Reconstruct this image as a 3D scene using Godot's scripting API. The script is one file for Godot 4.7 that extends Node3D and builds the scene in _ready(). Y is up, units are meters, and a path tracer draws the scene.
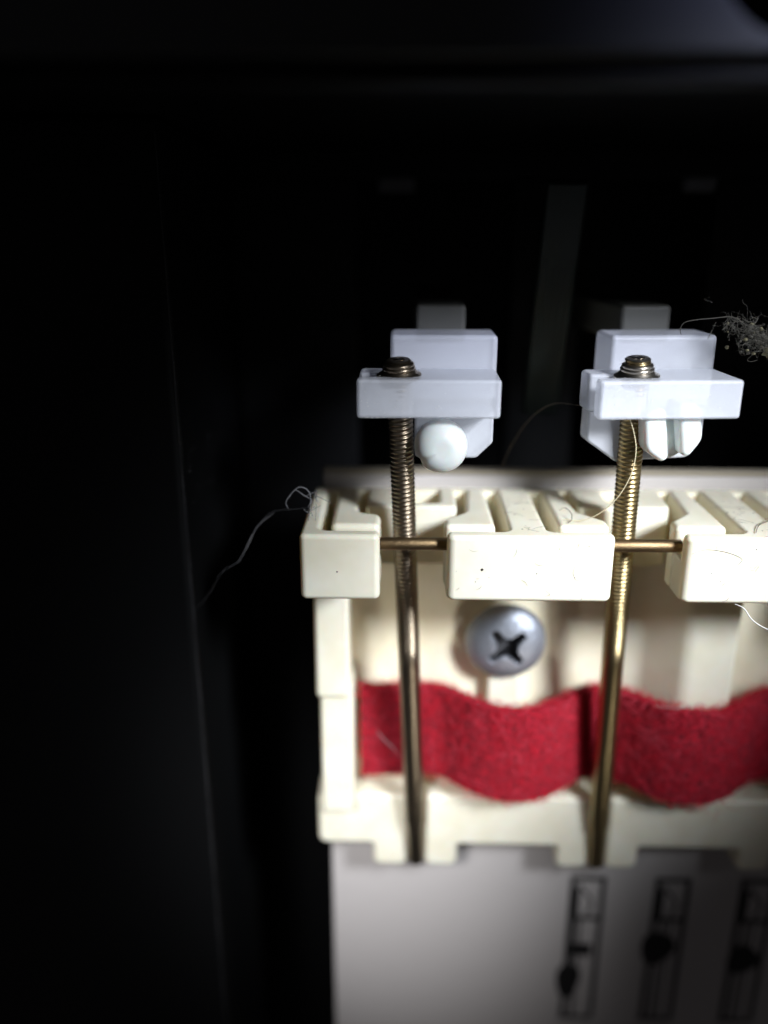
extends Node3D
# A macro view: everything is laid out in millimetres (camera height = 0) and built ten times life size.
const S := 0.01
const RAISE := 110.0
var rng := RandomNumberGenerator.new()
var taken := {}
var M := {}

class MB:
	var v := PackedVector3Array()
	var n := PackedVector3Array()
	var ix := PackedInt32Array()
	func add(p: Vector3, nn: Vector3) -> int:
		v.append(p)
		n.append(nn)
		return v.size() - 1
	func tri(a: int, b: int, c: int) -> void:
		var g := (v[b] - v[a]).cross(v[c] - v[a])
		if g.dot(n[a] + n[b] + n[c]) > 0.0:   # front faces run clockwise
			ix.append_array([a, c, b])
		else:
			ix.append_array([a, b, c])
	func quad(a: int, b: int, c: int, d: int) -> void:
		tri(a, b, c)
		tri(a, c, d)

func _ready() -> void:
	rng.seed = 7
	# ---- camera
	var cam := Camera3D.new()
	cam.name = "camera"
	cam.position = P(0, 0, 66)
	cam.rotation = Vector3(deg_to_rad(-18.5), deg_to_rad(1.45), 0)
	cam.fov = 63.4
	cam.near = 0.02
	cam.far = 20.0
	var att := CameraAttributesPhysical.new()
	att.frustum_focal_length = 12.0 / (512.0 / 829.0)
	att.frustum_focus_distance = 0.705
	att.frustum_near = 0.02
	att.frustum_far = 20.0
	att.exposure_aperture = 0.6
	cam.attributes = att
	add_child(cam)
	cam.current = true
	# ---- dark surroundings, a hand torch from the upper right, plus added unseen spots
	var env := Environment.new()
	env.background_mode = Environment.BG_COLOR
	env.background_color = Color(0.17, 0.165, 0.17)
	env.tonemap_mode = Environment.TONE_MAPPER_LINEAR
	env.tonemap_exposure = 1.0
	env.sdfgi_enabled = true
	env.ssao_enabled = true
	env.ssil_enabled = true
	var we := WorldEnvironment.new()
	we.name = "world_environment"
	we.environment = env
	add_child(we)
	lamp("torch_light", P(71, 29, 73), P(13, -33, -6), 15.2, 0.15, 4.2, Color(0.95, 0.97, 1.0))
	lamp("added_torch_spill", P(67, 44, 70), P(33, 20, 16), 13.0, 0.08, 0.8, Color(0.72, 0.75, 1.0))  # added bluish spot that puts the sheen on the cover
	lamp("added_lower_left_spot", P(-32, 6, 76), P(-5, -68, -12), 12.0, 0.10, 1.7, Color(0.97, 0.97, 0.98))  # added spot without a seen source, brightens lower left rail and plate
	lamp("added_bounce_spot", P(48, -84, 58), P(7, -48, -9), 9.0, 0.08, 0.45, Color(1.0, 0.97, 0.92))  # added spot in place of bounced light, for low highlights on the rods

	materials()
	black_case()
	plate()
	frame()
	screw()
	felt()
	rod("threaded_rod", Vector3(-0.55, -9.95, -3.5), Vector3(1.7, -67.2, -10.8), M.rod_dark, "dull dark threaded metal rod through the first clear crossbar, beside the felt's cut end")
	rod("threaded_rod", Vector3(19.25, -9.75, -3.5), Vector3(21.95, -67.2, -10.8), M.rod_gold, "brassy threaded metal rod with a hair curled in front of it")
	pin(-6.0, 7.5, "short dark retaining pin bridging the gap between the narrow end block and the middle block")
	pin(14.5, 24.15, "short brass retaining pin ending in the notch of the block with scratches and fibres")
	lever(Vector3(0, 0, 0), 0.0, false, "translucent white lever end with a whole round peg under its crossbar")
	lever(Vector3(19.5, 0.0, 0), 4.0, true, "translucent white lever end with a split peg under its crossbar")
	fibres()

func lamp(called: String, from: Vector3, to: Vector3, half: float, size: float, energy: float, tint: Color) -> void:
	var l := SpotLight3D.new()
	l.name = called
	add_child(l)
	l.look_at_from_position(from, to, Vector3.UP)
	l.light_color = tint
	l.light_energy = energy
	l.light_size = size
	l.spot_range = 6.0
	l.spot_attenuation = 2.0
	l.spot_angle = half
	l.spot_angle_attenuation = 1.0
	l.shadow_enabled = true

func materials() -> void:
	var fine := noise_tex(0.09, 3, 5)
	var coarse := noise_tex(0.012, 3, 11)
	M.nylon = mat(Color(0.965, 0.952, 0.89), 0.36, 0.0)
	bump(M.nylon, coarse, 0.01, 4.0)
	M.nylon.albedo_texture = mottle(0.012, 3, 51, Color(0.965, 0.955, 0.92))
	sss(M.nylon, 0.12)
	M.nylon.backlight_enabled = true
	M.nylon.backlight = Color(0.62, 0.58, 0.38)
	M.wall = mat(Color(0.96, 0.93, 0.84), 0.45, 0.0)
	bump(M.wall, coarse, 0.01, 4.0)
	M.wall.albedo_texture = M.nylon.albedo_texture
	sss(M.wall, 0.1)
	M.clear = mat(Color(0.935, 0.945, 0.97, 0.55), 0.34, 0.0)
	M.clear.transparency = BaseMaterial3D.TRANSPARENCY_ALPHA
	M.clear.backlight_enabled = true
	M.clear.backlight = Color(0.45, 0.47, 0.52)
	bump(M.clear, fine, 0.02, 20.0)
	M.arm = mat(Color(0.34, 0.34, 0.32), 0.5, 0.0)  # dark grey: the dimness behind the levers is put into the colour
	M.peg = mat(Color(0.84, 0.86, 0.85), 0.4, 0.0)
	sss(M.peg, 0.2)
	M.rod_dark = mat(Color(0.56, 0.51, 0.44), 0.32, 1.0)
	bump(M.rod_dark, fine, 0.012, 16.0)
	M.rod_gold = mat(Color(0.64, 0.57, 0.42), 0.31, 1.0)
	bump(M.rod_gold, fine, 0.012, 16.0)
	M.pin = mat(Color(0.50, 0.42, 0.31), 0.45, 1.0)
	bump(M.pin, fine, 0.03, 20.0)
	M.flange = mat(Color(0.20, 0.19, 0.18), 0.4, 0.8)
	M.bright = mat(Color(0.72, 0.69, 0.64), 0.3, 1.0)
	M.screw = mat(Color(0.58, 0.60, 0.64), 0.46, 0.75)
	bump(M.screw, fine, 0.1, 5.0)
	M.recess_shade = mat(Color(0.17, 0.17, 0.18), 0.45, 0.6)  # darker copy of the screw metal, stands for shade and grime in the cross
	M.hole = mat(Color(0.05, 0.05, 0.05), 0.6, 0.5)
	M.felt = mat(Color(0.83, 0.005, 0.19), 1.0, 0.0)
	M.felt.albedo_texture = mottle(0.05, 4, 33, Color(0.28, 0.26, 0.26))
	M.felt.rim_enabled = true
	M.felt.rim = 0.2
	M.felt.rim_tint = 0.8
	bump(M.felt, noise_tex(0.06, 4, 21), 0.35, 7.0)
	M.fuzz = mat(Color(0.78, 0.05, 0.17), 0.9, 0.0)
	M.pale_wool = mat(Color(0.84, 0.28, 0.36), 0.9, 0.0)
	M.plate = mat(Color(0.72, 0.70, 0.69), 0.55, 0.0)
	bump(M.plate, coarse, 0.02, 5.0)
	M.plate_edge = mat(Color(0.60, 0.565, 0.50), 0.9, 0.0)
	bump(M.plate_edge, fine, 0.08, 9.0)
	M.ink = mat(Color(0.05, 0.045, 0.045), 0.7, 0.0)
	M.black = mat(Color(0.04, 0.042, 0.045), 0.5, 0.0)
	M.black.metallic_specular = 0.3
	bump(M.black, fine, 0.006, 9.0)
	M.strip = mat(Color(0.085, 0.11, 0.098), 0.5, 0.0)
	M.strip.metallic_specular = 0.35
	M.edge_highlight_grey = mat(Color(0.18, 0.18, 0.19), 0.8, 0.0)  # grey for the highlight drawn along the side wall edge
	M.sheen_grey = mat(Color(0.34, 0.34, 0.37), 0.6, 0.0)
	M.black_satin = mat(Color(0.13, 0.14, 0.145), 0.45, 0.0)
	bump(M.black_satin, fine, 0.005, 9.0)
	M.lint = mat(Color(0.80, 0.80, 0.78), 0.6, 0.0)
	M.dimmed_grey_lint = mat(Color(0.44, 0.44, 0.45), 0.7, 0.0)  # greyer than lint: the weaker light on the end thread is in this colour
	M.dust = mat(Color(0.33, 0.32, 0.285), 0.7, 0.0)
	M.dark_hair = mat(Color(0.30, 0.25, 0.20), 0.5, 0.0)
	M.pale_hair = mat(Color(0.85, 0.80, 0.66), 0.4, 0.0)
	M.dirt = mat(Color(0.16, 0.13, 0.09), 0.9, 0.0)
	M.crumb = mat(Color(0.42, 0.40, 0.30), 0.7, 0.0)

# ------------------------------------------------------------------ helpers
func P(x: float, y: float, z: float) -> Vector3:
	return Vector3(x, y + RAISE, z) * S

func mat(c: Color, rough: float, metal: float) -> StandardMaterial3D:
	var m := StandardMaterial3D.new()
	m.albedo_color = c
	m.roughness = rough
	m.metallic = metal
	return m

func noise_tex(freq: float, oct: int, sd: int) -> NoiseTexture2D:
	var f := FastNoiseLite.new()
	f.seed = sd
	f.frequency = freq
	f.fractal_octaves = oct
	var t := NoiseTexture2D.new()
	t.width = 512
	t.height = 512
	t.seamless = true
	t.noise = f
	return t

func mottle(freq: float, oct: int, sd: int, low: Color) -> NoiseTexture2D:
	var t := noise_tex(freq, oct, sd)
	var g := Gradient.new()
	g.set_color(0, low)
	g.set_color(1, Color(1, 1, 1))
	t.color_ramp = g
	return t

func bump(m: StandardMaterial3D, t: Texture2D, cm: float, scale: float) -> void:
	m.heightmap_enabled = true
	m.heightmap_texture = t
	m.heightmap_scale = cm
	m.uv1_triplanar = true
	m.uv1_world_triplanar = true
	m.uv1_scale = Vector3.ONE * scale

func sss(m: StandardMaterial3D, k: float) -> void:
	m.subsurf_scatter_enabled = true
	m.subsurf_scatter_strength = k

func numbered(called: String, key: String = "") -> String:
	var k := key + "/" + called
	var c: int = taken.get(k, 0)
	taken[k] = c + 1
	return called if c == 0 else "%s_%03d" % [called, c]

func thing(called: String, label: String, category: String, base: Vector3, group: String = "") -> Node3D:
	var o := Node3D.new()
	o.name = numbered(called)
	add_child(o, true)
	o.position = base
	o.set_meta("label", label)
	o.set_meta("category", category)
	if group != "":
		o.set_meta("group", group)
	return o

func origin_of(o: Node) -> Vector3:
	var p := Vector3.ZERO
	while o is Node3D and o != self:
		p += (o as Node3D).position
		o = o.get_parent()
	return p

func part(called: String, mb: MB, m: Material, parent: Node = self) -> MeshInstance3D:
	var base := origin_of(parent)
	var top := parent == self
	var lo := mb.v[0]
	if top:
		var hi := mb.v[0]
		for p in mb.v:
			lo = lo.min(p)
			hi = hi.max(p)
		base = Vector3((lo.x + hi.x) / 2, lo.y, (lo.z + hi.z) / 2)
	var vv := PackedVector3Array()
	for p in mb.v:
		vv.append(p - base)
	var a := []
	a.resize(Mesh.ARRAY_MAX)
	a[Mesh.ARRAY_VERTEX] = vv
	a[Mesh.ARRAY_NORMAL] = mb.n
	a[Mesh.ARRAY_INDEX] = mb.ix
	var am := ArrayMesh.new()
	am.add_surface_from_arrays(Mesh.PRIMITIVE_TRIANGLES, a)
	var o := MeshInstance3D.new()
	o.name = numbered(called, "" if top else str(parent.get_instance_id()))
	o.mesh = am
	o.material_override = m
	parent.add_child(o, true)
	if top:
		o.position = base
	return o

func tag(o: Node, label: String, category: String, group: String = "") -> void:
	o.set_meta("label", label)
	o.set_meta("category", category)
	if group != "":
		o.set_meta("group", group)

func structure(called: String, mb: MB, m: Material, label: String) -> MeshInstance3D:
	var o := part(called, mb, m)
	o.set_meta("kind", "structure")
	o.set_meta("label", label)
	return o

# a closed outline with rounded corners: corners are [x, y, radius]; returns [points, normals]
func outline(corners: Array, seg: int = 4, bev: float = 0.0) -> Array:
	var pts := PackedVector2Array()
	var nrm := PackedVector2Array()
	var area := 0.0
	for i in corners.size():
		var a = corners[i]
		var b = corners[(i + 1) % corners.size()]
		area += a[0] * b[1] - b[0] * a[1]
	var cs := corners.duplicate()
	if area < 0:
		cs.reverse()
	var k := cs.size()
	for i in k:
		var p := Vector2(cs[i][0], cs[i][1])
		var a := Vector2(cs[(i + k - 1) % k][0], cs[(i + k - 1) % k][1])
		var b := Vector2(cs[(i + 1) % k][0], cs[(i + 1) % k][1])
		var d0 := (p - a).normalized()
		var d1 := (b - p).normalized()
		var n0 := Vector2(d0.y, -d0.x)
		var n1 := Vector2(d1.y, -d1.x)
		var turn := d0.angle_to(d1)
		var r: float = maxf(cs[i][2], bev * 1.12 if d0.angle_to(d1) > 0 else 0.02)
		r = maxf(r, 0.02)
		if absf(turn) < 0.02:
			pts.append(p)
			nrm.append((n0 + n1).normalized())
			continue
		var cut := r * tan(absf(turn) / 2.0)
		var most := minf(p.distance_to(a), p.distance_to(b)) * 0.49
		if cut > most:
			r *= most / cut
			cut = most
		var s := signf(turn)
		var c := p - d0 * cut - n0 * r * s
		for j in seg + 1:
			var nn := n0.rotated(turn * j / seg)
			pts.append(c + nn * r * s)
			nrm.append(nn)
	return [pts, nrm]

# an extruded outline whose two rims are rounded; axis: 0 = along x (outline in z,y), 1 = along y (outline in x,z), 2 = along z (outline in x,y)
func prism(mb: MB, ol: Array, axis: int, a0: float, a1: float, bev: float = 0.25, steps: int = 3, xf: Transform3D = Transform3D.IDENTITY) -> void:
	var pts: PackedVector2Array = ol[0]
	var nrm: PackedVector2Array = ol[1]
	var lo := minf(a0, a1)
	var hi := maxf(a0, a1)
	bev = minf(bev, (hi - lo) * 0.45)
	var rings := []
	for j in steps + 1:
		var t := PI / 2 * (1.0 - float(j) / steps)
		rings.append([lo + bev * (1 - sin(t)), bev * (1 - cos(t)), cos(t), -sin(t)])
	for j in steps + 1:
		var t := PI / 2 * float(j) / steps
		rings.append([hi - bev * (1 - sin(t)), bev * (1 - cos(t)), cos(t), sin(t)])
	var k := pts.size()
	var first := mb.v.size()
	for r in rings:
		for i in k:
			var q: Vector2 = pts[i] - nrm[i] * r[1]
			var nn: Vector2 = nrm[i] * r[2]
			mb.add(place(xf, spread(q, r[0], axis)), (xf.basis * spread(nn, r[3], axis)).normalized())
	for r in rings.size() - 1:
		for i in k:
			var i2 := (i + 1) % k
			mb.quad(first + r * k + i, first + r * k + i2, first + (r + 1) * k + i2, first + (r + 1) * k + i)
	for e in [0, rings.size() - 1]:
		var cap := PackedVector2Array()
		for i in k:
			cap.append(pts[i] - nrm[i] * rings[e][1])
		var nn := (xf.basis * spread(Vector2.ZERO, -1.0 if e == 0 else 1.0, axis)).normalized()
		var at := mb.v.size()
		for q in cap:
			mb.add(place(xf, spread(q, rings[e][0], axis)), nn)
		var tr := Geometry2D.triangulate_polygon(cap)
		if tr.is_empty():   # outlines that cannot be cut into triangles are convex here: a fan does
			for i in range(1, cap.size() - 1):
				mb.tri(at, at + i, at + i + 1)
		for i in range(0, tr.size(), 3):
			mb.tri(at + tr[i], at + tr[i + 1], at + tr[i + 2])

func ext(mb: MB, corners: Array, axis: int, a0: float, a1: float, bev: float = 0.25, seg: int = 4, xf: Transform3D = Transform3D.IDENTITY) -> void:
	prism(mb, outline(corners, seg, bev), axis, a0, a1, bev, 3, xf)

func place(xf: Transform3D, p: Vector3) -> Vector3:
	var q := xf * p
	return P(q.x, q.y, q.z)

func spread(q: Vector2, a: float, axis: int) -> Vector3:
	return Vector3(a, q.y, q.x) if axis == 0 else Vector3(q.x, a, q.y) if axis == 1 else Vector3(q.x, q.y, a)

func box(mb: MB, lo: Vector3, hi: Vector3, r: float = 0.3, axis: int = 1, xf: Transform3D = Transform3D.IDENTITY) -> void:
	var c: Array
	if axis == 1:
		c = [[lo.x, lo.z, r], [hi.x, lo.z, r], [hi.x, hi.z, r], [lo.x, hi.z, r]]
		ext(mb, c, 1, lo.y, hi.y, r, 3, xf)
	elif axis == 2:
		c = [[lo.x, lo.y, r], [hi.x, lo.y, r], [hi.x, hi.y, r], [lo.x, hi.y, r]]
		ext(mb, c, 2, lo.z, hi.z, r, 3, xf)
	else:
		c = [[lo.z, lo.y, r], [hi.z, lo.y, r], [hi.z, hi.y, r], [lo.z, hi.y, r]]
		ext(mb, c, 0, lo.x, hi.x, r, 3, xf)

# a tube through points (mm) with a radius at each
func tube(mb: MB, pts: Array, radii: Array, seg: int = 6) -> void:
	var k := pts.size()
	var side := Vector3(0.31, 0.22, 0.92)
	var first := mb.v.size()
	for i in k:
		var d: Vector3 = (pts[mini(i + 1, k - 1)] - pts[maxi(i - 1, 0)]).normalized()
		side = (side - d * side.dot(d)).normalized()
		var other := d.cross(side)
		for j in seg:
			var a := TAU * j / seg
			var nn := side * cos(a) + other * sin(a)
			var q: Vector3 = pts[i] + nn * float(radii[i])
			mb.add(P(q.x, q.y, q.z), nn)
	for i in k - 1:
		for j in seg:
			var j2 := (j + 1) % seg
			mb.quad(first + i * seg + j, first + i * seg + j2, first + (i + 1) * seg + j2, first + (i + 1) * seg + j)
	for e in [0, k - 1]:
		var d: Vector3 = (pts[0] - pts[1]).normalized() if e == 0 else (pts[k - 1] - pts[k - 2]).normalized()
		var q: Vector3 = pts[e]
		var c := mb.add(P(q.x, q.y, q.z), d)
		var ring := []
		for j in seg:
			ring.append(mb.add(mb.v[first + e * seg + j], d))
		for j in seg:
			mb.tri(c, ring[j], ring[(j + 1) % seg])

func smooth_path(ctrl: Array, per: int = 8) -> Array:
	var out := []
	var k := ctrl.size()
	for i in k - 1:
		var a: Vector3 = ctrl[maxi(i - 1, 0)]
		var b: Vector3 = ctrl[i]
		var c: Vector3 = ctrl[i + 1]
		var d: Vector3 = ctrl[mini(i + 2, k - 1)]
		for j in per:
			out.append(b.cubic_interpolate(c, a, d, float(j) / per))
	out.append(ctrl[k - 1])
	return out

func strand(mb: MB, ctrl: Array, r: float, seg: int = 5, per: int = 8) -> void:
	var p := smooth_path(ctrl, per)
	var rr := []
	for i in p.size():
		rr.append(r * (0.45 + 0.55 * sin(PI * clampf(float(i) / (p.size() - 1), 0.06, 0.94))))
	tube(mb, p, rr, seg)

# rings round an axis: profile rows are [distance along d, radius]
func lathe(mb: MB, at: Vector3, d: Vector3, profile: Array, seg: int = 32, flat: bool = false) -> void:
	d = d.normalized()
	var side := d.cross(Vector3(0.3, 0.2, 0.93)).normalized()
	var other := d.cross(side)
	for i in profile.size() - 1:
		var t := Vector2(profile[i + 1][0] - profile[i][0], profile[i + 1][1] - profile[i][1]).normalized()
		var n0 := Vector2(-t.y, t.x)
		var n1 := n0
		if not flat:
			if i > 0:
				var tp := Vector2(profile[i][0] - profile[i - 1][0], profile[i][1] - profile[i - 1][1]).normalized()
				if tp.dot(t) > 0.6:
					n0 = (n0 + Vector2(-tp.y, tp.x)).normalized()
			if i < profile.size() - 2:
				var tn := Vector2(profile[i + 2][0] - profile[i + 1][0], profile[i + 2][1] - profile[i + 1][1]).normalized()
				if tn.dot(t) > 0.6:
					n1 = (n1 + Vector2(-tn.y, tn.x)).normalized()
		var f := mb.v.size()
		for e in 2:
			var nn: Vector2 = n0 if e == 0 else n1
			for j in seg:
				var a := TAU * j / seg
				var rad := side * cos(a) + other * sin(a)
				var q: Vector3 = at + d * float(profile[i + e][0]) + rad * float(profile[i + e][1])
				mb.add(P(q.x, q.y, q.z), (d * nn.x + rad * nn.y).normalized())
		for j in seg:
			var j2 := (j + 1) % seg
			mb.quad(f + j, f + j2, f + seg + j2, f + seg + j)

func blob(mb: MB, c: Vector3, r: Vector3, jag: float = 0.2) -> void:
	var f := mb.v.size()
	var rows := 6
	var cols := 9
	for i in rows + 1:
		for j in cols:
			var th := PI * i / rows
			var ph := TAU * j / cols
			var nn := Vector3(sin(th) * cos(ph), cos(th), sin(th) * sin(ph))
			var q := c + nn * r * (1.0 + jag * sin(3.0 * ph + 5.0 * th + c.x) * sin(th))
			mb.add(P(q.x, q.y, q.z), nn)
	for i in rows:
		for j in cols:
			var j2 := (j + 1) % cols
			mb.quad(f + i * cols + j, f + i * cols + j2, f + (i + 1) * cols + j2, f + (i + 1) * cols + j)

# ------------------------------------------------------------------ the black case round the mechanism
func black_case() -> void:
	var mb := MB.new()
	ext(mb, [[-75, -8, 0.5], [-20.6, -8, 0.9], [-20.9, -60, 0.5], [-75, -60, 0.5]], 1, -210, 9.3, 0.5, 5)
	structure("case_side_wall", mb, M.black, "black plastic side wall of the case with a faint highlight painted along its edge")
	var side := get_child(get_child_count() - 1)
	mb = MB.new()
	var highlight_path := []
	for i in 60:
		highlight_path.append(Vector3(-20.78 + 0.02 * sin(i * 1.7), 8.0 - 2.3 * i, -8.14))
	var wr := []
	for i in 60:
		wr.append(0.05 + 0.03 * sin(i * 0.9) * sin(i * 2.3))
	tube(mb, highlight_path, wr, 5)
	part("edge_highlight", mb, M.edge_highlight_grey, side)  # thin grey tube, the light caught by the edge put in as colour
	# inner wall: a grid with two openings, deeper back wall behind it
	mb = MB.new()
	box(mb, Vector3(-20.5, 6.15, -38), Vector3(70, 9.4, -36), 0.3)
	box(mb, Vector3(-20.5, -210, -38), Vector3(-5.7, 6.1, -36), 0.3)
	box(mb, Vector3(12.4, -210, -38), Vector3(20.9, 6.1, -36), 0.3)
	box(mb, Vector3(35.5, -210, -38), Vector3(70, 6.1, -36), 0.3)
	structure("case_grid_wall", mb, M.black, "black inner wall with two square openings behind the levers")
	var grid := get_child(get_child_count() - 1)
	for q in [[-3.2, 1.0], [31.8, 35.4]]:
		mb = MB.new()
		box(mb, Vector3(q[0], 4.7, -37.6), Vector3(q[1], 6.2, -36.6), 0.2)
		part("corner_sheen", mb, M.sheen_grey, grid)  # added grey piece, the sheen of the opening edge put in as colour
	mb = MB.new()
	box(mb, Vector3(-20.5, -210, -60), Vector3(90, 9.4, -57), 0.3)
	structure("case_back_wall", mb, M.black, "black back wall of the case seen through the openings")
	mb = MB.new()
	box(mb, Vector3(-60, 9.45, -60), Vector3(90, 11, 13.2), 0.3)
	structure("case_ceiling", mb, M.black, "black underside of the case top")
	# front cover with the rounded hole at the right
	mb = MB.new()
	var c := [[-70.0, 9.15, 0.5], [70.0, 9.15, 0.5], [70.0, 60.0, 0.5]]
	c.append([29.0, 60.0, 0.3])
	for i in 25:
		var a := deg_to_rad(20.0 - 220.0 * i / 24.0)
		c.append([21.2 + 5.45 * cos(a), 15.15 + 5.45 * sin(a), 0.4])
	c.append([13.4, 60.0, 0.3])
	c.append([-70.0, 60.0, 0.5])
	ext(mb, c, 2, 13.4, 16, 0.24, 4)
	structure("case_front_cover", mb, M.black_satin, "black satin front cover with a rounded cut-out")
	mb = MB.new()
	box(mb, Vector3(-70, 7.9, 12.6), Vector3(70, 9.1, 14.8), 0.3, 0)
	structure("case_cover_lip", mb, M.black, "black lip along the lower edge of the front cover")
	mb = MB.new()
	box(mb, Vector3(-70, 11.1, 3), Vector3(70, 60, 5), 0.3)
	structure("added_hole_backing", mb, M.black, "added black backing that keeps the front cover cut-out dark")  # added sheet, there to keep the cut-out black
	# the dark slanting strip between the two levers
	mb = MB.new()
	var tilt := Transform3D(Basis(Vector3.RIGHT, atan2(8.0, 22.4)), Vector3(14.8, -6.4, -20.2))
	box(mb, Vector3(-1.95, -13.0, -0.6), Vector3(1.95, 11.8, 0.6), 0.35, 1, tilt)
	var strip := thing("dark_lever", "dark grey satin strip slanting down behind the two levers", "lever", P(14.8, -19, -24))
	part("strip_body", mb, M.strip, strip)
	mb = MB.new()
	for i in 5:
		box(mb, Vector3(-1.3 + 0.6 * i, -4.5 + 0.5 * (i % 3), 0.55), Vector3(-1.12 + 0.6 * i, 4.5 - 0.9 * (i % 2), 0.68), 0.05, 1, tilt)
	var ridge := part("ridges", mb, M.strip, strip)
	ridge.set_meta("kind", "stuff")
	# dust specks stuck to the side wall
	mb = MB.new()
	for i in 40:
		var z := rng.randf_range(-26, -9.5)
		blob(mb, Vector3(-20.55, -22 + rng.randfn() * 3.0, z), Vector3(0.05, 1, 1) * rng.randf_range(0.03, 0.13), 0.3)
	for i in 90:
		blob(mb, Vector3(-20.75 + rng.randf() * 0.25, rng.randf_range(-60, 8), -8.1 + rng.randf() * 0.1), Vector3.ONE * rng.randf_range(0.012, 0.035), 0.3)
	var sp := part("dust_specks", mb, M.dimmed_grey_lint)
	sp.set_meta("kind", "stuff")
	tag(sp, "pale dust specks stuck on the black side wall", "dust")

# ------------------------------------------------------------------ printed plate behind the frame
func plate() -> void:
	var t := thing("printed_plate", "pale grey plate with printed slider symbols behind the cream frame", "plate", P(20, -105, -16.3))
	var mb := MB.new()
	box(mb, Vector3(-8.35, -105, -16.9), Vector3(62, -23.25, -15.5), 0.25, 2)
	part("plate_sheet", mb, M.plate, t)
	mb = MB.new()
	box(mb, Vector3(-8.3, -23.2, -17.0), Vector3(62, -22.75, -15.45), 0.12, 2)
	part("plate_top_edge", mb, M.plate_edge, t)
	var blobs := [[0.6, -16.2, 1.5, 2.9], [1.1, -10.7, 2.1, 2.6], [1.6, -12.3, 1.95, 2.3]]
	for i in 3:
		mb = MB.new()
		var x := 20.6 + 10.2 * i
		var y := -73.5
		var zz := -15.46
		for b in [[-0.1, 0.1, 4.2, -0.55], [0, -5.9, 4.1, -6.55], [-0.2, -22.0, 4.0, -22.65], [-0.1, -0.4, 0.6, -22.2], [3.6, -0.4, 4.2, -22.2], [1.2, -6.5, 1.65, -22.1]]:
			ink_box(mb, x + b[0], y + b[1], x + b[2], y + b[3], zz)
		if i != 0:
			ink_box(mb, x + 2.25, y - 6.5, x + 2.5, y - 21.9, zz - 0.004)
		ink_box(mb, x + 0.3, y - 1.6, x + 1.15, y - 6.1, zz - 0.005)
		if i == 0:
			ink_box(mb, x + 0.6, y - 10.2, x + 3.2, y - 12.2, zz - 0.006)
			ink_box(mb, x + 0.2, y - 6.5, x + 0.9, y - 13.6, zz - 0.007)
		# the small curled mark at the top of each symbol
		var q := []
		for k in 12:
			q.append(Vector3(x + 2.0 - 0.9 * cos(k * 0.42) * (1 - k * 0.03), y - 1.0 - k * 0.42, zz))
		for k in 11:
			ink_line(mb, q[k], q[k + 1], 0.16)
		# the slider knob
		var bl = blobs[i]
		var f := mb.v.size()
		var n := 22
		mb.add(P(x + bl[0], y + bl[1], zz + 0.006), Vector3.BACK)
		for k in n:
			var a := TAU * k / n
			var w := 1.0 + 0.08 * sin(3 * a + i)
			mb.add(P(x + bl[0] + bl[2] * w * cos(a) + 0.1 * sin(a), y + bl[1] + bl[3] * w * sin(a), zz + 0.006), Vector3.BACK)
		for k in n:
			mb.tri(f, f + 1 + k, f + 1 + (k + 1) % n)
		part("printed_symbol", mb, M.ink, t)

func ink_box(mb: MB, x0: float, y0: float, x1: float, y1: float, z: float) -> void:
	var a := mb.add(P(x0, y0, z), Vector3.BACK)
	var b := mb.add(P(x1, y0, z), Vector3.BACK)
	var c := mb.add(P(x1, y1, z), Vector3.BACK)
	var d := mb.add(P(x0, y1, z), Vector3.BACK)
	mb.quad(a, b, c, d)

func ink_line(mb: MB, p: Vector3, q: Vector3, w: float) -> void:
	var s := Vector3(-(q - p).y, (q - p).x, 0).normalized() * w
	var ids := []
	for r in [p + s, q + s, q - s, p - s]:
		ids.append(mb.add(P(r.x, r.y, r.z + 0.003), Vector3.BACK))
	mb.quad(ids[0], ids[1], ids[2], ids[3])

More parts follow.
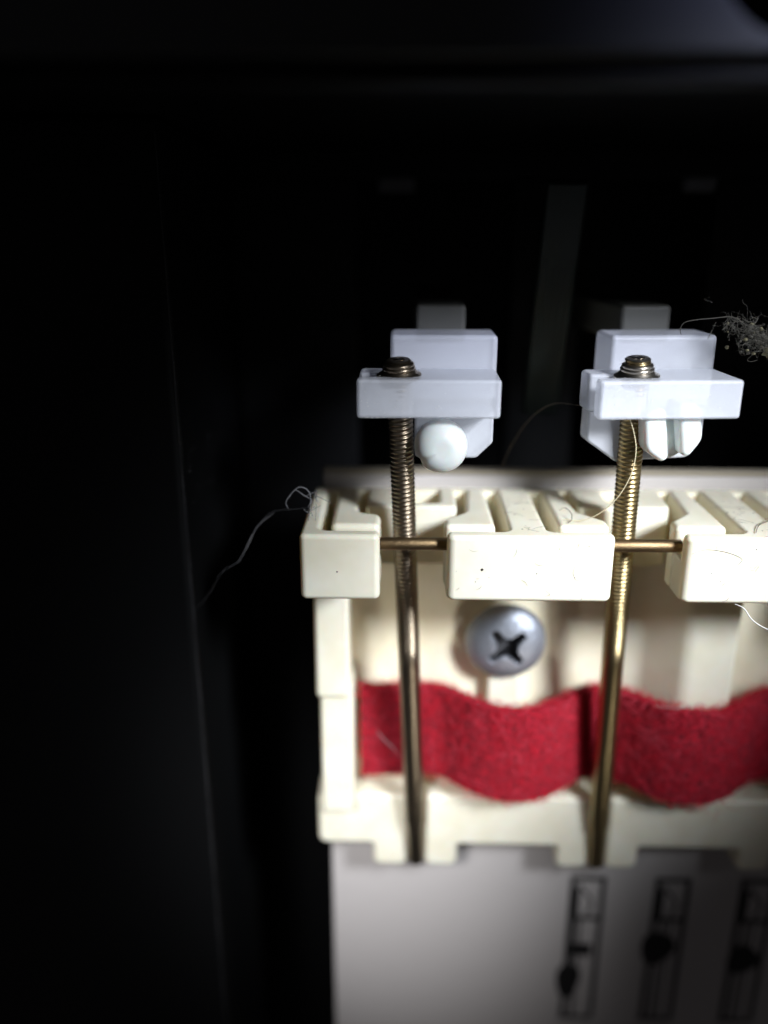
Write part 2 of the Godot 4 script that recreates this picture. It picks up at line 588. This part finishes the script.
# ------------------------------------------------------------------ the moulded cream frame
func frame() -> void:
	var t := thing("guide_frame", "cream nylon guide frame with blocks, slots and feet round the rods", "frame", P(14, -68, -14))
	var top := -24.2
	var bot := -30.25
	var mb := MB.new()
	box(mb, Vector3(-8.9, -63.0, -15.4), Vector3(52, -24.55, -14.0), 0.2, 2)
	part("back_wall", mb, M.wall, t)
	# narrow end block with its arm
	mb = MB.new()
	ext(mb, [[-8.95, 0, 0.55], [-2.05, 0, 0.55], [-2.05, -1.5, 0.35], [-7.3, -1.5, 0.7], [-7.55, -14.4, 0.1], [-8.95, -14.4, 0.1]], 1, bot, top, 0.45, 4)
	part("front_block", mb, M.nylon, t)
	# whole blocks
	for k in 3:
		var o := 20.2 * k
		mb = MB.new()
		ext(mb, [[3.72 + o, 0, 0.75], [18.0 + o, 0, 0.75], [18.0 + o, -1.5, 0.4], [12.45 + o, -1.5, 0.8], [12.35 + o, -14.4, 0.1], [9.25 + o, -14.4, 0.1], [9.15 + o, -1.5, 0.8], [3.72 + o, -1.5, 0.4]], 1, bot, top, 0.45, 4)
		part("front_block", mb, M.nylon, t)
		for s in [-1, 1]:
			var c: float = 10.85 + o
			mb = MB.new()
			ext(mb, [[c + s * 2.75, -2.85, 0.35], [c + s * 7.25, -2.85, 0.5], [c + s * 7.25, -4.6, 0.7], [c + s * 5.2, -6.9, 1.0], [c + s * 4.65, -14.4, 0.1], [c + s * 2.85, -14.4, 0.1]], 1, bot, top - 0.02, 0.5, 4)
			part("guide_arm", mb, M.nylon, t)
			mb = MB.new()
			box(mb, Vector3(minf(c + s * 2.9, c + s * 7.1), bot + 0.04, -3.6), Vector3(maxf(c + s * 2.9, c + s * 7.1), -26.7, -0.8), 0.2)
			part("channel_floor", mb, M.nylon, t)
	mb = MB.new()
	ext(mb, [[-6.45, -2.85, 0.35], [-2.1, -2.85, 0.5], [-2.1, -5.9, 0.8], [-4.2, -6.6, 0.9], [-4.4, -14.4, 0.1], [-6.5, -14.4, 0.1]], 1, bot, top - 0.02, 0.5, 4)
	part("guide_arm", mb, M.nylon, t)
	# rear bridges behind the rods
	mb = MB.new()
	ext(mb, [[-3.6, -8.3, 0.4], [5.0, -8.3, 0.5], [5.05, -14.4, 0.1], [3.5, -14.4, 0.1], [3.4, -9.6, 0.5], [-0.6, -9.6, 0.5], [-0.7, -14.4, 0.1], [-3.6, -14.4, 0.1]], 1, bot, top - 0.05, 0.4, 4)
	part("rear_bridge", mb, M.nylon, t)
	for k in 2:
		var o := 20.4 * k
		mb = MB.new()
		ext(mb, [[16.5 + o, -8.3, 0.5], [25.0 + o, -8.3, 0.9], [25.3 + o, -14.4, 0.1], [21.9 + o, -14.4, 0.1], [21.7 + o, -10.0, 0.5], [19.6 + o, -10.0, 0.5], [19.5 + o, -14.4, 0.1], [16.4 + o, -14.4, 0.1]], 1, bot, top - 0.05, 0.4, 4)
		part("rear_bridge", mb, M.nylon, t)
	# side post, in two steps
	mb = MB.new()
	box(mb, Vector3(-8.9, -45.4, -14.3), Vector3(-5.4, -30.0, -8.9), 0.4)
	box(mb, Vector3(-8.6, -60.0, -14.3), Vector3(-5.1, -44.0, -9.5), 0.4)
	part("side_post", mb, M.nylon, t)
	# rounded pillar under the block at the right, small rib under the screw
	mb = MB.new()
	ext(mb, [[21.5, -14.3, 0.3], [25.0, -13.2, 3.0], [28.6, -9.2, 2.0], [33.4, -8.9, 0.4], [33.4, -14.3, 0.2]], 1, -58.5, -30.05, 0.3, 8)
	part("pillar", mb, M.nylon, t)
	mb = MB.new()
	box(mb, Vector3(9.0, -60.0, -14.3), Vector3(12.5, -43.0, -12.2), 0.35)
	part("rib", mb, M.nylon, t)
	mb = MB.new()
	lathe(mb, Vector3(10.75, -40.3, -14.2), Vector3.BACK, [[0, 3.4], [1.2, 3.2], [1.4, 2.9], [1.4, 0.1]], 32)
	part("screw_boss", mb, M.nylon, t)
	# lower rail in three pieces, each with its feet
	var zf := -10.7
	mb = MB.new()
	ext(mb, [[-9.3, -58.6, 1.0], [0.72, -58.6, 0.5], [0.72, -68.1, 0.9], [-3.2, -68.1, 0.9], [-3.2, -65.2, 0.35], [-9.3, -65.2, 0.9]], 2, -15.45, zf, 0.6, 4)
	part("lower_rail", mb, M.nylon, t)
	for k in 2:
		var o := 20.25 * k
		mb = MB.new()
		ext(mb, [[2.6 + o, -58.6, 0.5], [21.1 + o, -58.6, 0.5], [21.1 + o, -68.1, 0.9], [17.4 + o, -68.1, 0.9], [17.4 + o, -65.2, 0.35], [6.3 + o, -65.2, 0.35], [6.3 + o, -68.1, 0.9], [2.6 + o, -68.1, 0.9]], 2, -15.45, zf, 0.6, 4)
		part("lower_rail", mb, M.nylon, t)
	# dirt specks
	mb = MB.new()
	blob(mb, Vector3(6.73, -27.24, 0.0), Vector3(0.13, 0.12, 0.05))
	blob(mb, Vector3(-5.72, -27.56, 0.0), Vector3(0.07, 0.07, 0.03))
	blob(mb, Vector3(14.7, -27.9, 0.0), Vector3(0.05, 0.05, 0.03))
	for i in 20:
		var x := rng.randf_range(4.5, 30)
		if x > 17.2 and x < 24.6:
			continue
		var s := rng.randf_range(0.02, 0.05)
		blob(mb, Vector3(x, rng.randf_range(-29.6, -24.8), 0.0), Vector3(s, s, 0.02))
	for i in 26:
		var x2 := rng.randf_range(9.3, 12.2) + (20.2 if i % 2 == 0 else 0.0)
		var s2 := rng.randf_range(0.03, 0.07)
		blob(mb, Vector3(x2, top, rng.randf_range(-12, -1)), Vector3(s2, 0.03, s2))
	var dust := MB.new()
	for i in 48:
		var q := Vector3(rng.randf_range(9.4, 12.2) + (20.2 if i % 3 == 0 else 0.0), top + 0.02, rng.randf_range(-13, -0.5))
		if i % 3 == 1:
			q = Vector3(rng.randf_range(4.5, 17.3), rng.randf_range(-29.8, -24.8), 0.02)
		elif i % 5 == 4:
			q = Vector3(rng.randf_range(25.0, 34.0), rng.randf_range(-29.8, -24.8), 0.02)
		var g := Vector3(rng.randfn(), 0.0, rng.randfn()) * 0.45 if q.y > -24.5 else Vector3(rng.randfn(), rng.randfn(), 0.0) * 0.35
		var h := Vector3(-g.z, 0.04, g.x) * 0.5 if q.y > -24.5 else Vector3(-g.y, g.x, 0.1) * 0.5
		strand(dust, [q - g, q + h * 0.6, q + g], rng.randf_range(0.008, 0.016), 3, 4)
	part("dust_fibres", dust, M.dust, t).set_meta("kind", "stuff")
	var d := part("dirt_specks", mb, M.dirt, t)
	d.set_meta("kind", "stuff")

# ------------------------------------------------------------------ cross-head screw
func screw() -> void:
	var c := Vector3(10.72, -40.3, -12.7)
	var t := thing("screw", "grey cross-head screw fixing the cream frame above the red felt", "screw", P(c.x, c.y - 3.9, c.z))
	var mb := MB.new()
	# domed head as a grid on a disc with a cross pressed into it
	var cut := MB.new()
	var rows := 64
	var cols := 128
	var R := 4.2
	var f := mb.v.size()
	var hs := []
	for i in rows + 1:
		var row := []
		for j in cols:
			var r := R * i / rows
			var a := TAU * j / cols
			row.append(head_height(r, a, R))
		hs.append(row)
	for i in rows + 1:
		for j in cols:
			var r := R * i / rows
			var a := TAU * j / cols
			var e := 0.03
			var hx := (head_h(r * cos(a) + e, r * sin(a), R) - head_h(r * cos(a) - e, r * sin(a), R)) / (2 * e)
			var hy := (head_h(r * cos(a), r * sin(a) + e, R) - head_h(r * cos(a), r * sin(a) - e, R)) / (2 * e)
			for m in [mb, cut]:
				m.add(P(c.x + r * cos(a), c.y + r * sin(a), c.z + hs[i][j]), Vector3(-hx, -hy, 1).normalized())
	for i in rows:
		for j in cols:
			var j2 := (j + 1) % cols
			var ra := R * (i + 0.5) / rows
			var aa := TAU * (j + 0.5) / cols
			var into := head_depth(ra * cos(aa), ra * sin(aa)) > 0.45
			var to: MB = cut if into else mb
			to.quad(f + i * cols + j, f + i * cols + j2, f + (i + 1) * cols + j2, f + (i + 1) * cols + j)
	part("screw_head", mb, M.screw, t)
	part("drive_recess", cut, M.recess_shade, t)  # shade inside the cross is put into its darker metal
	mb = MB.new()
	lathe(mb, c + Vector3(0, 0, -2.4), Vector3.BACK, [[0, 1.6], [2.3, 1.6], [2.35, 3.9], [2.75, 4.2]], 40)
	part("shank", mb, M.screw, t)

func head_height(r: float, a: float, R: float) -> float:
	return head_h(r * cos(a), r * sin(a), R)

func head_h(x: float, y: float, R: float) -> float:
	var r := minf(sqrt(x * x + y * y), R)
	var h := 0.35 + 1.9 * sqrt(maxf(0.0, 1.0 - pow(r / (R * 1.0), 2.6)))
	return h - head_depth(x, y)

func head_depth(x: float, y: float) -> float:
	var a := deg_to_rad(40.0)
	var u := x * cos(a) + y * sin(a)
	var w := -x * sin(a) + y * cos(a)
	var deep := 0.0
	for q in [[u, w], [w, u]]:
		var along := absf(q[0])
		var half := 0.70 - 0.13 * along
		var k := clampf((half - absf(q[1])) / 0.16, 0.0, 1.0)
		var l := clampf((2.3 - along) / 0.2, 0.0, 1.0)
		deep = maxf(deep, k * l * (2.3 - 0.6 * along))
	var cone := clampf((1.15 - sqrt(x * x + y * y)) / 0.35, 0.0, 1.0) * 2.0
	return maxf(deep, cone * 0.95)

# ------------------------------------------------------------------ red felt
func felt() -> void:
	var t := thing("felt_strip", "wavy dark red felt strip woven behind the two rods", "felt strip", P(20, -56, -10))
	var path := []
	for i in 190:
		var x := -4.4 + 0.3 * i
		var wave := cos(TAU * (x - 11.7) / 18.4)
		var z := -9.55 + 2.25 * wave - 0.25 * cos(2.0 * TAU * (x - 11.7) / 18.4)
		z = lerpf(-11.75, z, smoothstep(0.5, 6.0, x))
		path.append(Vector3(x, 0, z))
	var mb := MB.new()
	var nz := FastNoiseLite.new()
	nz.seed = 4
	nz.frequency = 0.9
	var ylo := -56.3
	var yhi := -45.5
	var half := 0.62
	# section: rounded rectangle in (height, thickness)
	var sec := outline([[ylo, -half, 0.3], [yhi, -half, 0.3], [yhi, half, 0.3], [ylo, half, 0.3]], 4)
	var pts := PackedVector2Array()
	var nr := PackedVector2Array()
	var k0: int = sec[0].size()
	for i in k0:
		var a: Vector2 = sec[0][i]
		var b: Vector2 = sec[0][(i + 1) % k0]
		var cuts := maxi(1, int(a.distance_to(b) / 0.4))
		for j in cuts:
			pts.append(a.lerp(b, float(j) / cuts))
			nr.append((sec[1][i] as Vector2).lerp(sec[1][(i + 1) % k0], float(j) / cuts).normalized())
	var k := pts.size()
	var f := mb.v.size()
	var fuzz := MB.new()
	for i in path.size():
		var d: Vector3 = (path[mini(i + 1, path.size() - 1)] - path[maxi(i - 1, 0)]).normalized()
		var out := Vector3(-d.z, 0, d.x)
		if out.z < 0:
			out = -out
		for j in k:
			var w := nz.get_noise_3d(path[i].x * 1.6, pts[j].x * 1.6, pts[j].y * 4.0) * 0.14
			var sag := 0.25 * sin(path[i].x * 0.31 + 0.6)
			var q: Vector3 = path[i] + Vector3(0, pts[j].x + sag * 0.5, 0) + out * pts[j].y
			var nn := (Vector3(0, nr[j].x, 0) + out * nr[j].y).normalized()
			q += nn * w
			mb.add(P(q.x, q.y, q.z), nn)
	for i in path.size() - 1:
		for j in k:
			var j2 := (j + 1) % k
			mb.quad(f + i * k + j, f + i * k + j2, f + (i + 1) * k + j2, f + (i + 1) * k + j)
	for e in [0, path.size() - 1]:
		var nn := Vector3.LEFT if e == 0 else Vector3.RIGHT
		var at := mb.v.size()
		for j in k:
			mb.add(mb.v[f + e * k + j], nn)
		var tr := Geometry2D.triangulate_polygon(pts)
		for i in range(0, tr.size(), 3):
			mb.tri(at + tr[i], at + tr[i + 1], at + tr[i + 2])
	part("felt_body", mb, M.felt, t)
	# loose fibres of the wool
	var pale := MB.new()
	for n in 6500:
		var i := rng.randi_range(0, int(path.size() * 0.9))
		var d: Vector3 = (path[mini(i + 1, path.size() - 1)] - path[maxi(i - 1, 0)]).normalized()
		var out := Vector3(-d.z, 0, d.x)
		if out.z < 0:
			out = -out
		var edge := rng.randf()
		var p: Vector3 = path[i] + d * rng.randf_range(-0.3, 0.3)
		var sag := 0.125 * sin(path[i].x * 0.31 + 0.6)
		var g := out
		if edge < 0.2:
			p += Vector3(0, yhi + sag, 0) + out * rng.randf_range(-half, half)
			g = Vector3.UP
		elif edge < 0.3:
			p += Vector3(0, ylo + sag, 0) + out * rng.randf_range(-half, half)
			g = Vector3.DOWN
		else:
			p += Vector3(0, rng.randf_range(ylo, yhi) + sag, 0) + out * half
		var along := (Vector3(rng.randfn(), rng.randfn(), rng.randfn()))
		along = (along - g * along.dot(g)).normalized()
		var len := rng.randf_range(0.4, 1.5)
		var wd := rng.randf_range(0.015, 0.034)
		var lift := rng.randf_range(0.05, 0.3)
		var b := along.rotated(g, rng.randf_range(-0.9, 0.9))
		if edge < 0.3:
			lift *= 2.2
		if n % 9 == 0:
			len *= 2.0
		tube(pale if n % 9 == 0 else fuzz, [p, p + along * len * 0.4 + g * lift, p + along * len * 0.6 + b * len * 0.35 + g * lift * 0.4], [wd, wd, wd * 0.6], 3)
	var fz := part("loose_wool", fuzz, M.fuzz, t)
	fz.set_meta("kind", "stuff")
	part("pale_wool", pale, M.pale_wool, t).set_meta("kind", "stuff")

# ------------------------------------------------------------------ threaded rod
func rod(called: String, a: Vector3, b: Vector3, m: Material, label: String) -> void:
	var t := thing(called, label, "threaded rod", P(b.x, b.y, b.z), "threaded rods through the levers")
	var d := (b - a).normalized()
	var long := a.distance_to(b)
	var side := d.cross(Vector3(0.1, 0.1, 0.98)).normalized()
	var other := d.cross(side)
	var pitch := 0.42
	var R := 1.08
	var seg := 28
	var sw := 30.5
	# thread
	for piece in 2:
		var mb := MB.new()
		var l0 := 0.0 if piece == 0 else sw
		var l1 := sw if piece == 0 else long
		var step := pitch / 8.0 if piece == 0 else pitch / 4.0
		var n := int((l1 - l0) / step)
		for i in n + 1:
			var l := l0 + (l1 - l0) * i / n
			for j in seg:
				var th := TAU * j / seg
				var dep := 0.13 if piece == 0 else 0.022
				if piece == 0:
					dep *= clampf((sw - l) / 4.0 + 0.25, 0.2, 1.0)
				var ph := fposmod(l / pitch - th / TAU, 1.0)
				var e := 0.001
				var r := R - dep * crest(ph)
				if l > long - 6.0:
					r -= 0.18
				var slope := -dep * (crest(fposmod(ph + e, 1.0)) - crest(fposmod(ph - e + 1.0, 1.0))) / (2 * e) / pitch
				var rad := side * cos(th) + other * sin(th)
				var q := a + d * l + rad * r
				mb.add(P(q.x, q.y, q.z), (rad - d * slope).normalized())
		for i in n:
			for j in seg:
				var j2 := (j + 1) % seg
				mb.quad(i * seg + j, i * seg + j2, (i + 1) * seg + j2, (i + 1) * seg + j)
		part("thread" if piece == 0 else "smooth_shank", mb, m, t)
	# the top end with its slot, and the dark swaged collar
	var mb2 := MB.new()
	lathe(mb2, a, -d, [[0.0, R - 0.02], [0.1, R - 0.14], [0.1, 0.55], [-0.35, 0.45], [-0.35, 0.0]], 28, true)
	part("tip", mb2, M.bright if called == "threaded_rod" and taken["/threaded_rod"] > 1 else m, t)
	mb2 = MB.new()
	ext(mb2, [[-0.22, -1.0, 0.05], [0.22, -1.0, 0.05], [0.22, 0.1, 0.05], [-0.22, 0.1, 0.05]], 1, 0.03, 0.16, 0.02, 2, Transform3D(Basis(Vector3.UP, 0.7), a + Vector3(0.1, 0.0, 0.1)))
	part("slot", mb2, M.hole, t)
	mb2 = MB.new()
	var base := -11.15 - a.y
	base = -base
	lathe(mb2, a + d * base, -d, [[-0.25, 1.9], [0.03, 1.88], [0.1, 1.75], [0.22, 1.5], [0.38, 1.44], [0.45, 1.34], [0.55, 1.40], [0.68, 1.38], [0.75, 1.27], [0.85, 1.31], [0.98, 1.28], [1.06, 1.15], [1.14, 1.0]], 36)
	part("swaged_collar", mb2, M.rod_dark if taken["/threaded_rod"] == 1 else M.bright, t)

func crest(ph: float) -> float:
	return pow(0.5 - 0.5 * cos(TAU * ph), 1.6)

func pin(x0: float, x1: float, label: String) -> void:
	var mb := MB.new()
	lathe(mb, Vector3(x0, -25.75, -2.15), Vector3(1, 0.004, 0), [[0, 0.0], [0, 0.5], [0.08, 0.57], [x1 - x0 - 0.08, 0.57], [x1 - x0, 0.5], [x1 - x0, 0.0]], 24)
	tag(part("retaining_pin", mb, M.pin), label, "pin", "retaining pins in front of the rods")

# ------------------------------------------------------------------ translucent lever end
func lever(off: Vector3, yaw: float, split: bool, label: String) -> void:
	var pivot := Vector3(-0.2, 0, -3.5)
	var xf := Transform3D(Basis(Vector3.UP, deg_to_rad(yaw)), Vector3.ZERO)
	xf.origin = off + pivot - xf.basis * pivot
	var t := thing("lever_end", label, "lever end", P(off.x + 3, -19, -8), "translucent lever ends on the rods")
	var mb := MB.new()
	# forked crossbar: a slot runs in from its short side to the rod
	ext(mb, [[-3.95, -1.0, 0.35], [7.85, -1.0, 0.35], [7.95, -7.4, 0.3], [-3.9, -7.4, 0.5], [-3.9, -4.6, 0.35], [-1.2, -4.4, 0.3], [0.7, -4.2, 0.4], [0.7, -2.9, 0.4], [-1.2, -2.75, 0.3], [-3.95, -2.6, 0.3]], 1, -14.35, -11.15, 0.28, 4, xf)
	part("crossbar", mb, M.clear, t)
	mb = MB.new()
	for i in 90:
		var fx := -3.8 + absf(rng.randfn()) * (2.0 if i % 3 else 6.0)
		if fx > 7.7:
			continue
		var fr := rng.randf_range(0.015, 0.045)
		var fp := Vector3(fx, rng.randf_range(-14.2, -11.3), -1.0)
		if i % 4 == 0:
			fp = Vector3(fx, -11.15, rng.randf_range(-7, -1.4))
		elif i % 4 == 1:
			fp = Vector3(fx, -14.3 + 0.1 * rng.randf(), -1.08)
		blob(mb, xf * fp, Vector3.ONE * fr, 0.4)
	part("scuff_flecks", mb, M.lint, t).set_meta("kind", "stuff")
	mb = MB.new()
	box(mb, Vector3(-1.3, -14.0, -12.5), Vector3(8.1, -8.3, -7.5), 0.4, 1, xf)
	part("rear_block", mb, M.clear, t)
	mb = MB.new()
	if split:
		ext(mb, [[-3.6, -14.3, 0.2], [6.6, -14.3, 0.2], [6.6, -17.0, 0.5], [5.4, -18.6, 0.5], [-0.9, -18.9, 0.5], [-3.6, -17.0, 0.6]], 2, -7.2, -4.9, 0.25, 4, xf)
	else:
		ext(mb, [[0.9, -14.3, 0.2], [7.7, -14.3, 0.2], [7.7, -17.2, 0.5], [6.3, -18.6, 0.5], [0.9, -18.6, 0.4]], 2, -7.2, -4.6, 0.25, 4, xf)
	part("lower_web", mb, M.clear, t)
	# the peg
	if split:
		for s in [-1, 1]:
			mb = MB.new()
			prism(mb, outline([[2.75 + s * 0.55, -14.2, 0.4], [2.75 + s * 2.45, -14.4, 1.6], [2.75 + s * 2.5, -17.6, 1.5], [2.75 + s * 0.6, -19.5, 0.5]], 8, 0.45), 2, -5.0, -1.5 - (0.3 if s > 0 else 0.0), 0.45, 6, xf * Transform3D(Basis(Vector3.BACK, 0.16), Vector3(-2.6, 0.25, 0)))
			part("peg_half", mb, M.peg, t)
		mb = MB.new()
		lathe(mb, xf * Vector3(2.75, -16.4, -5.0), xf.basis * Vector3.BACK, [[0, 1.9], [1.5, 1.9], [1.7, 1.7], [1.75, 0.0]], 28)
		part("peg_core", mb, M.peg, t)
	else:
		mb = MB.new()
		var cp := PackedVector2Array()
		var cn := PackedVector2Array()
		for i in 48:
			var a := TAU * i / 48.0
			var r := 2.27 - 0.22 * exp(-pow((a - 3.7) / 0.16, 2.0))
			cp.append(Vector2(3.12 + r * cos(a), -17.15 + r * sin(a)))
			cn.append(Vector2(cos(a), sin(a)))
		prism(mb, [cp, cn], 2, -5.2, -1.35, 1.65, 9, xf)
		part("peg", mb, M.peg, t)
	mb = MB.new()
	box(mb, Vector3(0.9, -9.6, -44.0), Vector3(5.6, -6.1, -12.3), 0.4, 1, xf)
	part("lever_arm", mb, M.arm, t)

# ------------------------------------------------------------------ hairs, lint, dust
func one_strand(called: String, ctrl: Array, r: float, m: Material, label: String, category: String) -> void:
	var mb := MB.new()
	strand(mb, ctrl, r, 5, 10)
	tag(part(called, mb, m), label, category)

func fibres() -> void:
	one_strand("hair", [Vector3(18.4, -13.9, -2.2), Vector3(19.0, -15.4, -2.0), Vector3(19.4, -17.2, -2.0), Vector3(19.2, -19.4, -2.2), Vector3(18.3, -21.6, -2.6), Vector3(17.0, -23.2, -3.2), Vector3(15.6, -24.02, -3.8), Vector3(14.2, -24.1, -4.4)], 0.05, M.pale_hair, "long fine hair curving down in front of the brassy rod", "hair")
	one_strand("curled_hair", [Vector3(14.5, -24.1, -3.4), Vector3(14.9, -24.0, -4.0), Vector3(15.0, -23.7, -5.0), Vector3(14.5, -23.4, -5.5), Vector3(14.0, -23.6, -5.3)], 0.04, M.dark_hair, "tiny curled dark hair on the middle block's guide arm", "hair")
	one_strand("looped_hair", [Vector3(30.0, -24.1, -1.2), Vector3(31.0, -24.0, -3.0), Vector3(32.4, -23.8, -4.0), Vector3(33.0, -23.5, -5.2), Vector3(35.0, -23.0, -7.0), Vector3(38.0, -23.0, -8.0)], 0.05, M.dark_hair, "dark hair lying over the top arm at the edge of the picture", "hair")
	one_strand("fallen_hair", [Vector3(24.4, -25.6, 0.05), Vector3(25.5, -25.2, 0.06), Vector3(27.2, -25.4, 0.06), Vector3(28.6, -26.0, 0.06), Vector3(28.3, -26.6, 0.06)], 0.018, M.dark_hair, "short thin hair stuck on the scratched block's front face", "hair")
	one_strand("white_hair", [Vector3(28.6, -30.2, 0.0), Vector3(29.3, -30.5, 0.3), Vector3(30.0, -31.4, 0.5), Vector3(31.2, -32.2, 0.5), Vector3(34, -33.4, 0.3)], 0.06, M.lint, "bright white hair hanging below the scratched block", "hair")
	one_strand("arched_hair", [Vector3(15.4, -14.3, -6.8), Vector3(13.5, -14.6, -9.0), Vector3(11.8, -16.4, -11.0), Vector3(10.4, -19.6, -13.0), Vector3(9.6, -23.0, -15.3)], 0.035, M.dark_hair, "faint arched hair from the split-peg lever down to the plate's top edge", "hair")
	one_strand("felt_fibre", [Vector3(-2.7, -49.5, -9.6), Vector3(-1.9, -50.6, -9.4), Vector3(-1.0, -51.4, -9.2), Vector3(0.0, -52.6, -9.0)], 0.04, M.dimmed_grey_lint, "pale lint fibre lying on the felt's cut end behind the dull rod", "fibre")
	one_strand("loose_fibre", [Vector3(25.5, -45.2, -8.0), Vector3(27.4, -44.7, -6.8), Vector3(28.6, -44.0, -6.2), Vector3(29.6, -43.4, -5.9)], 0.04, M.lint, "fine pale fibre standing off the felt in front of the pillar", "fibre")
	# scratches and lint on the front face of the block at the right
	var mb := MB.new()
	for i in 7:
		var p := Vector3(27.0 + rng.randf() * 3.4, -28.9 + rng.randf() * 2.4, 0.03)
		var g := Vector3(rng.randf_range(0.3, 0.9), rng.randf_range(-0.2, 0.8), 0.0)
		strand(mb, [p, p + g * 0.5 + Vector3(0, 0.12, 0.08), p + g], 0.022, 4, 4)
	var o := part("lint_scraps", mb, M.lint)
	o.set_meta("kind", "stuff")
	tag(o, "white lint scraps caught on the scratched block's front face", "lint")
	# the thread of lint hanging off the narrow end block
	mb = MB.new()
	strand(mb, [Vector3(-8.5, -24.2, -3.6), Vector3(-8.3, -22.2, -4), Vector3(-8.6, -21.4, -4), Vector3(-9.3, -21.2, -4), Vector3(-10.0, -21.8, -4), Vector3(-10.5, -22.6, -4), Vector3(-10.3, -23.2, -4)], 0.06, 5)
	strand(mb, [Vector3(-8.2, -24.1, -4.6), Vector3(-8.5, -23.0, -4), Vector3(-8.2, -22.4, -4), Vector3(-8.9, -22.0, -4.2), Vector3(-9.7, -21.5, -4.2), Vector3(-10.2, -22.2, -4.2)], 0.05, 5)
	strand(mb, [Vector3(-8.6, -23.2, -4.4), Vector3(-10.3, -23.6, -5), Vector3(-12.3, -24.3, -6), Vector3(-14.1, -26.5, -6), Vector3(-15.4, -29.0, -6), Vector3(-17.1, -30.2, -6), Vector3(-19.0, -33.3, -7), Vector3(-20.6, -35.0, -8)], 0.017, 5)
	strand(mb, [Vector3(-12.0, -24.3, -6), Vector3(-13.6, -25.7, -6.1), Vector3(-14.6, -27.6, -6), Vector3(-15.5, -29.2, -6)], 0.055, 6)
	for i in 6:
		var p2 := Vector3(-8.2 + rng.randfn() * 0.35, -23.0 + rng.randfn() * 0.5, -4.2 + rng.randfn() * 0.5)
		strand(mb, [p2, p2 + Vector3(rng.randfn(), rng.randfn(), rng.randfn()) * 0.5, p2 + Vector3(rng.randfn(), rng.randfn(), rng.randfn()) * 0.8], 0.03, 4, 4)
	tag(part("lint_thread", mb, M.dimmed_grey_lint), "pale lint thread trailing from the narrow end block to the black wall", "lint")
	# the tuft of dust by the split-peg lever
	var t := thing("dust_tuft", "tangled tuft of dust and crumbs beside the split-peg lever", "dust tuft", P(29.4, -11.5, -5))
	mb = MB.new()
	strand(mb, [Vector3(24.3, -8.5, -8.6), Vector3(23.9, -7.8, -8.0), Vector3(24.2, -7.1, -7.5), Vector3(26.2, -6.7, -6.5), Vector3(27.6, -6.6, -6), Vector3(28.8, -7.3, -5.6), Vector3(30.2, -7.6, -5.2)], 0.05, 5)
	for i in 230:
		var p3 := Vector3(29.4 + rng.randfn() * 1.3, -7.9 + rng.randfn() * 0.6, -5.0 + rng.randfn() * 0.8)
		p3.y -= 0.42 * (p3.x - 29.0)
		var q3 := p3 + Vector3(rng.randfn() * 0.6, rng.randfn() * 0.45, rng.randfn() * 0.5)
		var mid := (p3 + q3) / 2 + Vector3(rng.randfn(), rng.randfn(), rng.randfn()) * 0.35
		strand(mb, [p3, mid, q3, q3 + Vector3(rng.randfn(), rng.randfn(), rng.randfn()) * 0.3], rng.randf_range(0.01, 0.025), 3, 4)
	for i in 40:
		blob(mb, Vector3(29.7 + rng.randfn() * 0.9, -8.4 + rng.randfn() * 0.45, -5.2 + rng.randfn() * 0.5), Vector3(rng.randf_range(0.05, 0.2), rng.randf_range(0.04, 0.14), 0.12), 0.45)
	part("tangled_fibres", mb, M.dust, t).set_meta("kind", "stuff")
	mb = MB.new()
	for i in 16:
		blob(mb, Vector3(29.6 + rng.randfn() * 1.4, -8.3 + rng.randfn() * 0.8, -5 + rng.randfn() * 0.6), Vector3.ONE * rng.randf_range(0.06, 0.2) * Vector3(1, rng.randf_range(0.6, 1.4), 1), 0.3)
	blob(mb, Vector3(30.6, -9.3, -4.8), Vector3(0.7, 0.5, 0.5), 0.3)
	part("crumbs", mb, M.crumb, t).set_meta("kind", "stuff")
